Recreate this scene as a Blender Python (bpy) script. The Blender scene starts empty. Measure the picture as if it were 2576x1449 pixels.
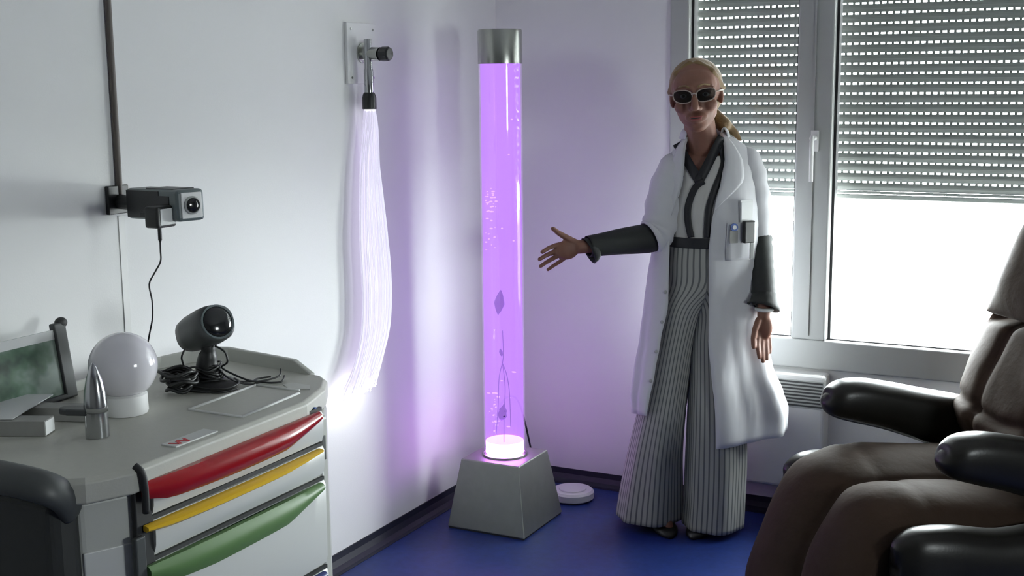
import bpy, bmesh, math, random
from mathutils import Vector, Matrix, Euler
random.seed(7)
PI = math.pi
scene = bpy.context.scene
COL = scene.collection
V = Vector

# ------------------------------------------------------------------ materials
def mat(name, col, rough=0.6, metal=0.0, spec=0.5, bump=0.0, bscale=60.0, vary=0.0, vscale=8.0, coat=0.0, emit=None, estr=0.0):
    m = bpy.data.materials.new(name); m.use_nodes = True
    nt = m.node_tree; N = nt.nodes; L = nt.links
    b = N['Principled BSDF']
    b.inputs['Base Color'].default_value = (*col, 1)
    b.inputs['Roughness'].default_value = rough
    b.inputs['Metallic'].default_value = metal
    b.inputs['Specular IOR Level'].default_value = spec
    if coat: b.inputs['Coat Weight'].default_value = coat
    if emit:
        b.inputs['Emission Color'].default_value = (*emit, 1)
        b.inputs['Emission Strength'].default_value = estr
    if bump or vary:
        tc = N.new('ShaderNodeTexCoord')
    if vary:
        n = N.new('ShaderNodeTexNoise'); n.inputs['Scale'].default_value = vscale; n.inputs['Detail'].default_value = 5
        L.new(tc.outputs['Object'], n.inputs['Vector'])
        r = N.new('ShaderNodeMix'); r.data_type = 'RGBA'
        r.inputs[6].default_value = (*[c * (1 - vary) for c in col], 1)
        r.inputs[7].default_value = (*[min(1, c * (1 + vary)) for c in col], 1)
        L.new(n.outputs['Fac'], r.inputs[0]); L.new(r.outputs[2], b.inputs['Base Color'])
    if bump:
        n2 = N.new('ShaderNodeTexNoise'); n2.inputs['Scale'].default_value = bscale; n2.inputs['Detail'].default_value = 4
        L.new(tc.outputs['Object'], n2.inputs['Vector'])
        bp = N.new('ShaderNodeBump'); bp.inputs['Strength'].default_value = bump; bp.inputs['Distance'].default_value = 0.01
        L.new(n2.outputs['Fac'], bp.inputs['Height']); L.new(bp.outputs['Normal'], b.inputs['Normal'])
    return m

def emission_mat(name, col, strength):
    m = bpy.data.materials.new(name); m.use_nodes = True
    nt = m.node_tree; nt.nodes.clear()
    e = nt.nodes.new('ShaderNodeEmission'); e.inputs[0].default_value = (*col, 1); e.inputs[1].default_value = strength
    o = nt.nodes.new('ShaderNodeOutputMaterial'); nt.links.new(e.outputs[0], o.inputs[0])
    return m

def glowing_clear_mat(name, tint, col, strength, gloss=0.08):
    """clear, slightly tinted and glowing: see-through surface that gives off light"""
    m = bpy.data.materials.new(name); m.use_nodes = True
    nt = m.node_tree; nt.nodes.clear(); N = nt.nodes; L = nt.links
    t = N.new('ShaderNodeBsdfTransparent'); t.inputs[0].default_value = (*tint, 1)
    o = N.new('ShaderNodeOutputMaterial'); last = t.outputs[0]
    if gloss:
        g = N.new('ShaderNodeBsdfGlossy'); g.inputs['Roughness'].default_value = 0.05
        mx = N.new('ShaderNodeMixShader'); mx.inputs[0].default_value = gloss
        L.new(t.outputs[0], mx.inputs[1]); L.new(g.outputs[0], mx.inputs[2]); last = mx.outputs[0]
    if strength:
        e = N.new('ShaderNodeEmission'); e.inputs[0].default_value = (*col, 1); e.inputs[1].default_value = strength
        a = N.new('ShaderNodeAddShader'); L.new(last, a.inputs[0]); L.new(e.outputs[0], a.inputs[1]); last = a.outputs[0]
    L.new(last, o.inputs[0])
    return m

def cloth_mat(name, col, trans=0.3, bump=0.15, bscale=25):
    m = bpy.data.materials.new(name); m.use_nodes = True
    nt = m.node_tree; nt.nodes.clear(); N = nt.nodes; L = nt.links
    d = N.new('ShaderNodeBsdfDiffuse'); d.inputs[0].default_value = (*col, 1)
    t = N.new('ShaderNodeBsdfTranslucent'); t.inputs[0].default_value = (*col, 1)
    mx = N.new('ShaderNodeMixShader'); mx.inputs[0].default_value = trans
    tc = N.new('ShaderNodeTexCoord'); mp = N.new('ShaderNodeMapping'); mp.inputs['Scale'].default_value = (1, 1, 0.22)
    n = N.new('ShaderNodeTexNoise'); n.inputs['Scale'].default_value = bscale; n.inputs['Detail'].default_value = 2
    bp = N.new('ShaderNodeBump'); bp.inputs['Strength'].default_value = bump; bp.inputs['Distance'].default_value = 0.02
    L.new(tc.outputs['Object'], mp.inputs[0]); L.new(mp.outputs[0], n.inputs['Vector'])
    L.new(n.outputs['Fac'], bp.inputs['Height']); L.new(bp.outputs[0], d.inputs['Normal'])
    o = N.new('ShaderNodeOutputMaterial')
    L.new(d.outputs[0], mx.inputs[1]); L.new(t.outputs[0], mx.inputs[2]); L.new(mx.outputs[0], o.inputs[0])
    return m

M = {}
M['wall'] = mat('wall_paint', (0.80, 0.80, 0.79), 0.75, bump=0.04, bscale=220)
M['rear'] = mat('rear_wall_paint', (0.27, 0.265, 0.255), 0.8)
M['ceil'] = mat('ceiling_paint', (0.62, 0.62, 0.61), 0.8)
M['floor'] = mat('blue_vinyl', (0.012, 0.027, 0.135), 0.42, spec=0.35, vary=0.35, vscale=35, bump=0.02, bscale=90)
M['cove'] = mat('coved_skirting_vinyl', (0.008, 0.010, 0.022), 0.5, vary=0.2)
M['frame'] = mat('window_pvc', (0.40, 0.41, 0.40), 0.4)
M['gasket'] = mat('black_gasket', (0.01, 0.01, 0.012), 0.6)
M['glass'] = glowing_clear_mat('window_glass', (0.96, 0.98, 0.97), (0, 0, 0), 0, 0.05)
M['slat'] = mat('shutter_pvc', (0.28, 0.29, 0.28), 0.5)
M['ledge'] = mat('outer_ledge', (0.80, 0.80, 0.78), 0.7)
M['ground'] = mat('pale_concrete', (0.55, 0.55, 0.53), 0.9, vary=0.1)
M['white'] = mat('white_plastic', (0.78, 0.78, 0.77), 0.4)
M['trunk'] = mat('white_trunking', (0.74, 0.74, 0.72), 0.5)
M['steel'] = mat('brushed_steel', (0.42, 0.43, 0.40), 0.27, metal=1.0, bump=0.02, bscale=300)
M['steelmat'] = mat('brushed_steel_panel', (0.26, 0.27, 0.25), 0.5, metal=0.85, vary=0.08, vscale=30)
M['chrome'] = mat('chrome', (0.5, 0.51, 0.52), 0.16, metal=1.0)
M['black'] = mat('black_plastic', (0.012, 0.013, 0.013), 0.45)
M['blackgloss'] = mat('black_gloss', (0.01, 0.011, 0.012), 0.15, coat=0.4)
M['grey'] = mat('dark_grey_plastic', (0.06, 0.065, 0.065), 0.45)
M['greyteal'] = mat('grey_projector_plastic', (0.12, 0.15, 0.155), 0.4)
M['cart'] = mat('cart_grey_plastic', (0.50, 0.51, 0.47), 0.42, bump=0.02, bscale=200)
M['carttop'] = mat('cart_top_plastic', (0.46, 0.46, 0.41), 0.5, bump=0.04, bscale=250, vary=0.05, vscale=60)
M['drawer'] = mat('drawer_white', (0.62, 0.63, 0.61), 0.38)
M['dark'] = mat('dark_gap', (0.02, 0.021, 0.022), 0.6)
M['shade_clip'] = mat('charcoal_shade_and_clip', (0.035, 0.037, 0.035), 0.6)  # charcoal carries the painted shade of the trolley's left side; also the card clip
M['red'] = mat('red_handle', (0.30, 0.008, 0.012), 0.22, coat=0.3)
M['yellow'] = mat('yellow_handle', (0.68, 0.42, 0.015), 0.35)
M['green'] = mat('green_handle', (0.10, 0.20, 0.065), 0.45)
M['blue'] = mat('blue_handle', (0.02, 0.04, 0.16), 0.35)
M['opal'] = mat('opal_glass', (0.72, 0.70, 0.74), 0.12, coat=0.5)
M['paper'] = mat('paper_white', (0.75, 0.76, 0.75), 0.6)
M['label_red'] = mat('label_red_ink', (0.5, 0.02, 0.03), 0.5)
M['skin'] = mat('skin', (0.20, 0.088, 0.058), 0.55, vary=0.12, vscale=40)
M['lip'] = mat('lips', (0.26, 0.07, 0.06), 0.45)
M['hair'] = mat('blond_hair', (0.20, 0.125, 0.05), 0.5, bump=0.3, bscale=120)
M['eye'] = mat('eye_white', (0.6, 0.58, 0.55), 0.2)
M['iris'] = mat('iris_brown', (0.05, 0.03, 0.02), 0.2)
M['specs'] = mat('pale_spectacle_frame', (0.36, 0.29, 0.25), 0.3)
M['lens'] = glowing_clear_mat('tinted_lens', (0.10, 0.11, 0.11), (0, 0, 0), 0, 0.05)
M['coat'] = cloth_mat('white_cotton', (0.80, 0.80, 0.82), 0.28, 0.35, 16)
M['blouse'] = cloth_mat('pale_blouse', (0.60, 0.59, 0.56), 0.1, 0.3, 30)
M['blacksatin'] = mat('black_cloth', (0.010, 0.011, 0.014), 0.6)
M['sleeve'] = mat('charcoal_sleeve', (0.014, 0.016, 0.015), 0.75, bump=0.1, bscale=30)
M['shoe'] = mat('black_shoe', (0.008, 0.008, 0.008), 0.4)
M['suede'] = mat('brown_suede', (0.044, 0.027, 0.018), 0.75, spec=0.15, bump=0.35, bscale=16, vary=0.15, vscale=12)
M['leather'] = mat('black_leather', (0.011, 0.010, 0.008), 0.33, spec=0.38, bump=0.03, bscale=160)
M['bluebadge'] = mat('blue_badge', (0.06, 0.12, 0.35), 0.4)
M['fibre'] = None
M['float'] = mat('purple_float', (0.05, 0.02, 0.30), 0.5)

def stripe_mat():
    m = bpy.data.materials.new('striped_trouser_cloth'); m.use_nodes = True
    nt = m.node_tree; N = nt.nodes; L = nt.links; b = N['Principled BSDF']
    b.inputs['Roughness'].default_value = 0.8; b.inputs['Specular IOR Level'].default_value = 0.2
    uv = N.new('ShaderNodeUVMap'); sx = N.new('ShaderNodeSeparateXYZ'); L.new(uv.outputs[0], sx.inputs[0])
    mu = N.new('ShaderNodeMath'); mu.operation = 'MULTIPLY'; mu.inputs[1].default_value = 38; L.new(sx.outputs[0], mu.inputs[0])
    fr = N.new('ShaderNodeMath'); fr.operation = 'FRACT'; L.new(mu.outputs[0], fr.inputs[0])
    r = N.new('ShaderNodeValToRGB'); L.new(fr.outputs[0], r.inputs[0])
    e = r.color_ramp.elements
    e[0].position = 0.0; e[0].color = (0.35, 0.35, 0.325, 1); e[1].position = 1.0; e[1].color = (0.35, 0.35, 0.325, 1)
    for p, c in ((0.5, (0.35, 0.35, 0.325, 1)), (0.6, (0.125, 0.13, 0.13, 1)), (0.8, (0.125, 0.13, 0.13, 1)), (0.9, (0.35, 0.35, 0.325, 1))):
        k = e.new(p); k.color = c
    L.new(r.outputs[0], b.inputs['Base Color'])
    return m
M['stripe'] = stripe_mat()

def art_mat():
    m = bpy.data.materials.new('green_printed_card'); m.use_nodes = True
    nt = m.node_tree; N = nt.nodes; L = nt.links; b = N['Principled BSDF']; b.inputs['Roughness'].default_value = 0.35
    tc = N.new('ShaderNodeTexCoord'); n = N.new('ShaderNodeTexNoise'); n.inputs['Scale'].default_value = 13; n.inputs['Detail'].default_value = 3
    L.new(tc.outputs['Object'], n.inputs['Vector'])
    r = N.new('ShaderNodeValToRGB'); L.new(n.outputs['Fac'], r.inputs[0]); e = r.color_ramp.elements
    e[0].position = 0.3; e[0].color = (0.03, 0.06, 0.04, 1); e[1].position = 0.62; e[1].color = (0.30, 0.38, 0.33, 1)
    k = e.new(0.45); k.color = (0.09, 0.17, 0.11, 1)
    L.new(r.outputs[0], b.inputs['Base Color'])
    return m
M['art'] = art_mat()

# ------------------------------------------------------------------ mesh builder
class MB:
    def __init__(s): s.v = []; s.f = []; s.uv = {}
    def add(s, vs, fs):
        o = len(s.v); s.v += [V(p) for p in vs]; s.f += [[i + o for i in f] for f in fs]; return s
    def box(s, a, b):
        (x0, y0, z0), (x1, y1, z1) = a, b
        return s.add([(x0,y0,z0),(x1,y0,z0),(x1,y1,z0),(x0,y1,z0),(x0,y0,z1),(x1,y0,z1),(x1,y1,z1),(x0,y1,z1)],
                     [(3,2,1,0),(4,5,6,7),(0,1,5,4),(1,2,6,5),(2,3,7,6),(3,0,4,7)])
    def obox(s, c, ax, ay, az, hx, hy, hz):
        c = V(c); ax, ay, az = V(ax).normalized()*hx, V(ay).normalized()*hy, V(az).normalized()*hz
        P = [c+i*ax+j*ay+k*az for k in (-1,1) for j,i in ((-1,-1),(-1,1),(1,1),(1,-1))]
        return s.add(P, [(3,2,1,0),(4,5,6,7),(0,1,5,4),(1,2,6,5),(2,3,7,6),(3,0,4,7)])
    def loft(s, rings, closed=True, cap0=False, cap1=False, uvs=False):
        n = len(rings[0]); o = len(s.v)
        for r in rings: s.v += [V(p) for p in r]
        m = n if closed else n-1
        for i in range(len(rings)-1):
            for j in range(m):
                k = (j+1) % n
                s.f.append([o+i*n+j, o+i*n+k, o+(i+1)*n+k, o+(i+1)*n+j])
                if uvs: s.uv[len(s.f)-1] = [(j/n, i), ((j+1)/n, i), ((j+1)/n, i+1), (j/n, i+1)]
        if cap0: s.f.append([o+j for j in range(n)][::-1])
        if cap1: s.f.append([o+(len(rings)-1)*n+j for j in range(n)])
        return s
    def tube(s, path, rad, n=12, cap=True, flat=1.0, up=None):
        path = [V(p) for p in path]; R = rad if isinstance(rad, (list, tuple)) else [rad]*len(path)
        t0 = (path[1]-path[0]).normalized()
        u = V(up) if up else (V((0,0,1)) if abs(t0.z) < 0.9 else V((1,0,0)))
        u = (u - t0*u.dot(t0)).normalized(); rings = []
        for i, p in enumerate(path):
            a = path[max(i-1,0)]; b = path[min(i+1,len(path)-1)]; t = (b-a).normalized()
            u = (u - t*u.dot(t)).normalized(); w = t.cross(u)
            rr = R[i]; ru, rw = rr if isinstance(rr, (list, tuple)) else (rr, rr*flat)
            rings.append([p + u*(ru*math.cos(2*PI*k/n)) + w*(rw*math.sin(2*PI*k/n)) for k in range(n)])
        return s.loft(rings, True, cap, cap)
    def cyl(s, p0, p1, r0, r1=None, n=24): return s.tube([p0, p1], [r0, r0 if r1 is None else r1], n)
    def capsule(s, p0, p1, r0, r1=None, n=14):
        p0, p1 = V(p0), V(p1); r1 = r0 if r1 is None else r1; d = (p1-p0)
        t = d.normalized() if d.length > 1e-6 else V((0,0,1)); path = []; R = []
        for k in range(5):
            a = PI/2*(1 - k/4.5) ; path.append(p0 - t*r0*math.sin(a)); R.append(max(1e-4, r0*math.cos(a)))
        for k in range(5):
            a = PI/2*((k+0.5)/4.5); path.append(p1 + t*r1*math.sin(a)); R.append(max(1e-4, r1*math.cos(a)))
        return s.tube(path, R, n)
    def ell(s, c, r, rot=None, n=20, m=12, e=1.0):
        """ellipsoid; e<1 makes it boxier"""
        c = V(c); Q = rot.to_matrix() if isinstance(rot, Euler) else (rot or Matrix.Identity(3)); rings = []
        sg = lambda x: math.copysign(abs(x)**e, x)
        for i in range(m+1):
            ph = -PI/2 + PI*min(max(i/m, 0.004), 0.996); cz, sz = sg(math.cos(ph)), sg(math.sin(ph))
            rings.append([c + Q @ V((r[0]*cz*sg(math.cos(2*PI*k/n)), r[1]*cz*sg(math.sin(2*PI*k/n)), r[2]*sz)) for k in range(n)])
        return s.loft(rings, True, True, True)
    def lathe(s, c, prof, n=32, axis=None, caps=True):
        c = V(c); t = V(axis or (0,0,1)).normalized()
        u = (V((1,0,0)) if abs(t.x) < 0.9 else V((0,0,1))); u = (u-t*u.dot(t)).normalized(); w = t.cross(u)
        return s.loft([[c + t*z + u*(max(r,1e-4)*math.cos(2*PI*k/n)) + w*(max(r,1e-4)*math.sin(2*PI*k/n)) for k in range(n)] for r, z in prof], True, caps, caps)
    def prism(s, poly, z0, z1):
        n = len(poly)
        return s.add([(x,y,z0) for x,y in poly]+[(x,y,z1) for x,y in poly],
                     [list(range(n))[::-1], list(range(n,2*n))]+[[i,(i+1)%n,n+(i+1)%n,n+i] for i in range(n)])
    def xf(s, mtx):
        s.v = [mtx @ p for p in s.v]; return s

def link(name, data, parent=None):
    o = bpy.data.objects.new(name, data); COL.objects.link(o)
    if parent is not None: o.parent = parent
    return o

def obj(name, mb, material, parent=None, smooth=False, bevel=0, subsurf=0, solid=0, label=None, fix=True, auto=None):
    me = bpy.data.meshes.new(name); me.from_pydata([tuple(p) for p in mb.v], [], mb.f)
    if mb.uv:
        ul = me.uv_layers.new(name='UVMap')
        for p in me.polygons:
            if p.index in mb.uv:
                for li, c in zip(p.loop_indices, mb.uv[p.index]): ul.data[li].uv = c
    if fix:
        bm = bmesh.new(); bm.from_mesh(me); bmesh.ops.recalc_face_normals(bm, faces=bm.faces); bm.to_mesh(me); bm.free()
    me.materials.append(material)
    if smooth:
        for p in me.polygons: p.use_smooth = True
    o = link(name, me, parent)
    if auto:
        for p in me.polygons: p.use_smooth = True
        me.set_sharp_from_angle(angle=math.radians(auto))
    if solid:
        md = o.modifiers.new('solid', 'SOLIDIFY'); md.thickness = solid; md.offset = 0
    if bevel:
        md = o.modifiers.new('bevel', 'BEVEL'); md.width = bevel; md.segments = 3; md.limit_method = 'ANGLE'; md.angle_limit = math.radians(40)
    if subsurf:
        md = o.modifiers.new('sub', 'SUBSURF'); md.levels = subsurf; md.render_levels = subsurf
    if label: o['label'] = label
    return o

def tag(o, label, cat, group=None):
    o['label'] = label; o['category'] = cat
    if group: o['group'] = group
    return o
def thing(name, label, cat, loc=(0,0,0), rz=0, group=None):
    o = link(name, None); o.location = loc; o.rotation_euler = (0,0,rz); o.empty_display_size = 0.05
    return tag(o, label, cat, group)
def struct(o): o['kind'] = 'structure'; return o

def spline(pts, n):
    """Catmull-Rom through points of any dimension"""
    out = []; m = len(pts)
    for i in range(m-1):
        p0, p1, p2, p3 = pts[max(i-1,0)], pts[i], pts[i+1], pts[min(i+2,m-1)]
        for k in range(n):
            t = k/n
            out.append(tuple(0.5*((2*b)+(-a+c)*t+(2*a-5*b+4*c-d)*t*t+(-a+3*b-3*c+d)*t**3) for a,b,c,d in zip(p0,p1,p2,p3)))
    out.append(tuple(pts[-1])); return out
def lerp_table(tab, z):
    """tab: rows (z, values...) with z falling"""
    if z >= tab[0][0]: return tab[0][1:]
    for a, b in zip(tab, tab[1:]):
        if z >= b[0]:
            t = (a[0]-z)/(a[0]-b[0]); t2 = t*t*(3-2*t)*0.5+t*0.5
            return tuple(p+(q-p)*t2 for p, q in zip(a[1:], b[1:]))
    return tab[-1][1:]

XL, YB = -2.287, 4.301         # left wall, window wall
XR, YR, ZC = 2.3, -1.6, 2.5    # right wall, rear wall, ceiling
# ------------------------------------------------------------------ camera
cam_d = bpy.data.cameras.new('camera'); cam = link('camera', cam_d)
f_px, pitch, roll, yaw = 3162.998, 0.164045693, -0.0109379819, -0.478182715
fw = V((math.sin(yaw)*math.cos(pitch), math.cos(yaw)*math.cos(pitch), -math.sin(pitch)))
r0 = V((math.cos(yaw), -math.sin(yaw), 0)); u0 = r0.cross(fw)
rr = math.cos(roll)*r0 + math.sin(roll)*u0; uu = -math.sin(roll)*r0 + math.cos(roll)*u0
cam.matrix_world = Matrix(((rr.x,uu.x,-fw.x,0),(rr.y,uu.y,-fw.y,0),(rr.z,uu.z,-fw.z,1.55),(0,0,0,1)))
cam_d.sensor_fit = 'HORIZONTAL'; cam_d.sensor_width = 36; cam_d.lens = 36*f_px/2576; cam_d.clip_start = 0.05
scene.camera = cam

# ------------------------------------------------------------------ room shell
W0, W1, S0, S1, WT = -1.58, 0.46, 0.542, 2.2, 4.58
struct(obj('floor', MB().box((XL-.2,YR-.2,-.1),(XR+.2,WT,0)), M['floor']))
struct(obj('ceiling', MB().box((XL-.2,YR-.2,ZC),(XR+.2,WT,ZC+.1)), M['ceil']))
struct(obj('wall_left', MB().box((XL-.2,YR-.2,0),(XL,WT,ZC)), M['wall']))
B0, B1, D0, D1 = 1.25, 1.95, 1.15, 1.70     # small second window, in the right wall outside the picture
struct(obj('wall_right', MB().box((XR,YR-.2,0),(XR+.2,B0,ZC)).box((XR,B1,0),(XR+.2,WT,ZC)).box((XR,B0,0),(XR+.2,B1,D0)).box((XR,B0,D1),(XR+.2,B1,ZC)), M['rear']))
struct(obj('wall_rear', MB().box((XL,YR-.2,0),(XR,YR,ZC)), M['rear']))
wb = MB().box((XL,YB,0),(W0,WT,ZC)).box((W1,YB,0),(XR,WT,ZC)).box((W0,YB,0),(W1,WT,S0)).box((W0,YB,S1),(W1,WT,ZC))
struct(obj('wall_back', wb, M['wall']))
def cove(name, p0, p1, nrm):
    prof = [(0.0,0.05),(0.004,0.05),(0.006,0.03),(0.014,0.012),(0.03,0.003),(0.045,0.001),(0.045,0.0),(0,0)]
    mb = MB(); mb.loft([[V(p)+V(nrm)*a+V((0,0,z)) for a, z in prof] for p in (p0, p1)], True, True, True)
    return struct(obj(name, mb, M['cove']))
cove('baseboard_left', (XL+.0005,YR,0.0005), (XL+.0005,YB,0.0005), (1,0,0))
cove('baseboard_back', (XL,YB-.0005,0.0005), (XR,YB-.0005,0.0005), (0,-1,0))
struct(obj('ground_outside', MB().box((-9,WT+.02,-.6),(9,16,-.5)), M['ground']))

# ------------------------------------------------------------------ window
win = struct(link('window_1', None)); win.location = (-1.06, YB, S0)
def wpart(name, mb, m, **k):
    o = obj(name, mb, m, win, **k); o.matrix_parent_inverse = Matrix.Translation(-win.location); return o
F0, F1 = YB-.018, YB+.05
fr = MB().box((W0,F0,S0),(W0+.07,F1,S1)).box((W1-.07,F0,S0),(W1,F1,S1)).box((W0+.07,F0,S0),(W1-.07,F1,S0+.104)).box((W0+.07,F0,S1-.09),(W1-.07,F1,S1))
wpart('window_frame', fr, M['frame'], bevel=0.006)
mu = MB().box((-1.122,F0-.004,S0+.104),(-1.0,F1,S1-.09))
wpart('mullion', mu, M['frame'], bevel=0.008)
wpart('mullion_bead', MB().box((-1.064,F0-.010,S0+.12),(-1.058,F0-.003,S1-.1)), M['frame'])
for nm, a, b in (('l', W0+.07, -1.122), ('r', -1.0, W1-.07)):
    g = MB().box((a,F0+.03,S0+.104),(a+.009,F1,S1-.09)).box((b-.009,F0+.03,S0+.104),(b,F1,S1-.09)).box((a+.009,F0+.03,S0+.104),(b-.009,F1,S0+.108))
    wpart('gasket', g, M['gasket'])
    wpart('pane', MB().box((a+.004,YB+.018,S0+.106),(b-.004,YB+.022,S1-.092)), M['glass'])
h = MB().box((-1.067,F0-.014,1.30),(-1.041,F0-.004,1.37)); h.cyl((-1.054,F0-.012,1.345),(-1.054,F0-.05,1.345),0.009)
h.tube(spline([(-1.054,F0-.046,1.352),(-1.054,F0-.052,1.33),(-1.054,F0-.05,1.27),(-1.054,F0-.048,1.20)],6), [(0.007,0.010)]*19, 12)
wpart('window_handle', h, M['white'], smooth=False, auto=40)
wpart('outer_ledge', MB().box((W0,F1+.001,S0-.02),(W1,WT+.06,S0+.012)), M['ledge'])

w2 = struct(link('window_2', None)); w2.location = (XR, (B0+B1)/2, D0)
f2 = MB().box((XR-.015,B0,D0),(XR+.05,B0+.05,D1)).box((XR-.015,B1-.05,D0),(XR+.05,B1,D1)).box((XR-.015,B0+.05,D0),(XR+.05,B1-.05,D0+.05)).box((XR-.015,B0+.05,D1-.05),(XR+.05,B1-.05,D1))
for nm_, mb_, mt_ in (('window_frame', f2, M['frame']), ('pane', MB().box((XR+.018,B0+.045,D0+.045),(XR+.022,B1-.045,D1-.045)), M['glass'])):
    o = obj(nm_, mb_, mt_, w2); o.matrix_parent_inverse = Matrix.Translation(-w2.location)

# roller shutter: interlocked slats, a row of oval light slits in every joint
sh = thing('roller_shutter', 'grey slatted roller shutter with rows of light slits, half lowered outside the window', 'shutter', ((W0+W1)/2, 4.43, 1.13))
pitch_s, zs0, YS = 0.0336, 1.158, 4.425
mb = MB()
xs0, xs1 = W0+.05, W1-.05
nrow = int((S1-zs0)/pitch_s)+1
for k in range(nrow):
    z = zs0 + k*pitch_s
    prof = []
    for t in (0, .12, .3, .5, .7, .88, 1): prof.append((-0.0065*(1-(2*t-1)**2)-0.001, z+t*0.0275))
    prof += [(0.004, z+0.0275), (0.004, z)]
    mb.loft([[(x, YS+a, zz) for a, zz in prof] for x in (xs0, xs1)], True, True, True)
    x = xs0
    while x < xs1-0.001:
        mb.box((x,YS-.0005,z+.0270),(min(x+.0085,xs1),YS+.0025,z+pitch_s+.0005)); x += 0.0222
o = obj('slats', mb, M['slat'], sh); o.matrix_parent_inverse = Matrix.Translation(-sh.location)
o = obj('bottom_bar', MB().box((xs0,YS-.008,1.130),(xs1,YS+.008,1.1455)).box((xs0,YS-.006,1.148),(xs1,YS+.006,1.157)), M['slat'], sh, bevel=0.003); o.matrix_parent_inverse = Matrix.Translation(-sh.location)
for x in (W0, W1-.05):
    o = obj('guide_rail', MB().box((x+.001,YS-.02,S0+.013),(x+.012,YS+.02,S1)).box((x+.012,YS-.02,S0+.013),(x+.049,YS-.012,S1)), M['slat'], sh); o.matrix_parent_inverse = Matrix.Translation(-sh.location)

# ------------------------------------------------------------------ convector radiator
rad = thing('convector_radiator', 'white wall convector with dark slotted grille below the window', 'radiator', (-1.2, 4.26, 0))
def rp(name, mb, m, **k):
    o = obj(name, mb, m, rad, **k); o.matrix_parent_inverse = Matrix.Translation(-rad.location); return o
rp('casing', MB().box((-1.42,4.222,.12),(-.983,4.3005,.533)), M['white'], bevel=0.012)
rp('grille', MB().box((-1.39,4.2205,.414),(-.986,4.224,.514)), M['frame'], bevel=0.002)
g = MB()
for k in range(8): g.box((-1.385,4.2192,.421+k*.0118),(-.99,4.2207,.4268+k*.0118))
rp('grille_slots', g, M['dark'])

# ------------------------------------------------------------------ cable trunking
M['shaded_trunking'] = mat('grey_brown_trunking_shade', (0.105, 0.090, 0.078), 0.55)  # grey-brown paints the shade on the side of the white trunking
tr = thing('cable_trunking', 'thin grey-brown vertical strip, painted shade of white trunking on the left wall, down to the box projector', 'shaded_trunking', (XL+.008, 2.303, 1.31))
def tp(name, mb, m, **k):
    o = obj(name, mb, m, tr, **k); o.matrix_parent_inverse = Matrix.Translation(-tr.location); return o
tp('shaded_side', MB().cyl((XL+.0085,2.303,1.27),(XL+.0085,2.303,ZC-.001),.0078,n=20), M['shaded_trunking'], auto=40)
tp('cable_cover', MB().box((XL+.0005,2.300,.87),(XL+.0022,2.322,1.228)), M['trunk'], bevel=0.0006, label='flat white cable cover')

# ------------------------------------------------------------------ wall projector
pj = thing('projector', 'small grey box projector with round lens mounted on the left wall', 'projector', (XL, 2.29, 1.25))
def pp(name, mb, m, par=None, **k):
    o = obj(name, mb, m, par or pj, **k)
    if par is None: o.matrix_parent_inverse = Matrix.Translation(-pj.location)
    return o
ax = V((.955,-.29,.03)).normalized(); ay = V((0,0,1)).cross(ax).normalized(); az = ax.cross(ay)
pc = V((-2.0,2.245,1.271)); L = .235
pp('casing', MB().obox(pc-ax*L/2, ax, ay, az, L/2, .036, .037), M['greyteal'], bevel=0.009)
pp('top_vent', MB().obox(pc-ax*.09+az*.0375, ax, ay, az, .06, .028, .0015), M['grey'])
pp('side_panel', MB().obox(pc-ax*.155-ay*.0365, ax, ay, az, .075, .0012, .033).obox(pc-ax*.06-ay*.0365, ax, ay, az, .025, .0012, .022), M['black'], bevel=0.002)
pp('face_plate', MB().obox(pc+ax*.0012, ax, ay, az, .0022, .027, .030), M['white'], bevel=0.004)
ln = MB().lathe(pc+ax*.003, [(.0001,0),(.021,0),(.0215,.004),(.018,.006),(.0175,.003)], 32, ax)
lr = pp('lens_ring', ln, M['frame'], auto=40)
pp('lens_glass', MB().lathe(pc+ax*.0045, [(.0175,0),(.0165,.003),(.010,.0055),(.0001,.0065)], 32, ax), M['blackgloss'], smooth=True)
br = MB().box((XL+.0005,2.262,1.235),(XL+.012,2.33,1.305)); br.tube([(XL+.01,2.298,1.265),(-2.21,2.30,1.262)], .018, 14)
pp('wall_bracket', br, M['black'], bevel=0.002)
pp('status_strip', MB().obox(pc-ax*.132-ay*.0368-az*.024, ax, ay, az, .013, .0022, .002), M['white'])
pl = thing('power_adapter', 'black plug adapter with bright white label below the wall projector', 'adapter', (-2.045,2.2,1.22))
def ap(name, mb, m, **k):
    o = obj(name, mb, m, pl, **k); o.matrix_parent_inverse = Matrix.Translation(-pl.location); return o
ap('adapter_body', MB().box((-2.075,2.168,1.222),(-2.034,2.232,1.272)), M['black'], bevel=0.006)
ap('label_plate', MB().box((-2.0345,2.178,1.2285),(-2.0328,2.226,1.266)), M['paper'], bevel=0.0006)
ap('adapter_prong', MB().box((-2.1,2.2,1.232),(-2.074,2.225,1.256)).box((-2.13,2.21,1.240),(-2.099,2.235,1.254)), M['black'], bevel=0.003)
cp = spline([(-2.05,2.19,1.224),(-2.05,2.19,1.20),(-2.049,2.188,1.17),(-2.045,2.182,1.145),(-2.058,2.176,1.12),(-2.078,2.176,1.09),(-2.074,2.178,1.05),(-2.078,2.18,1.01),(-2.092,2.182,.97),(-2.108,2.184,.92),(-2.114,2.188,.875),(-2.12,2.20,.858)], 5)
ap('cord', MB().tube(cp, [.0045]*7+[.0019]*(len(cp)-7), 8), M['black'], smooth=True)

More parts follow.
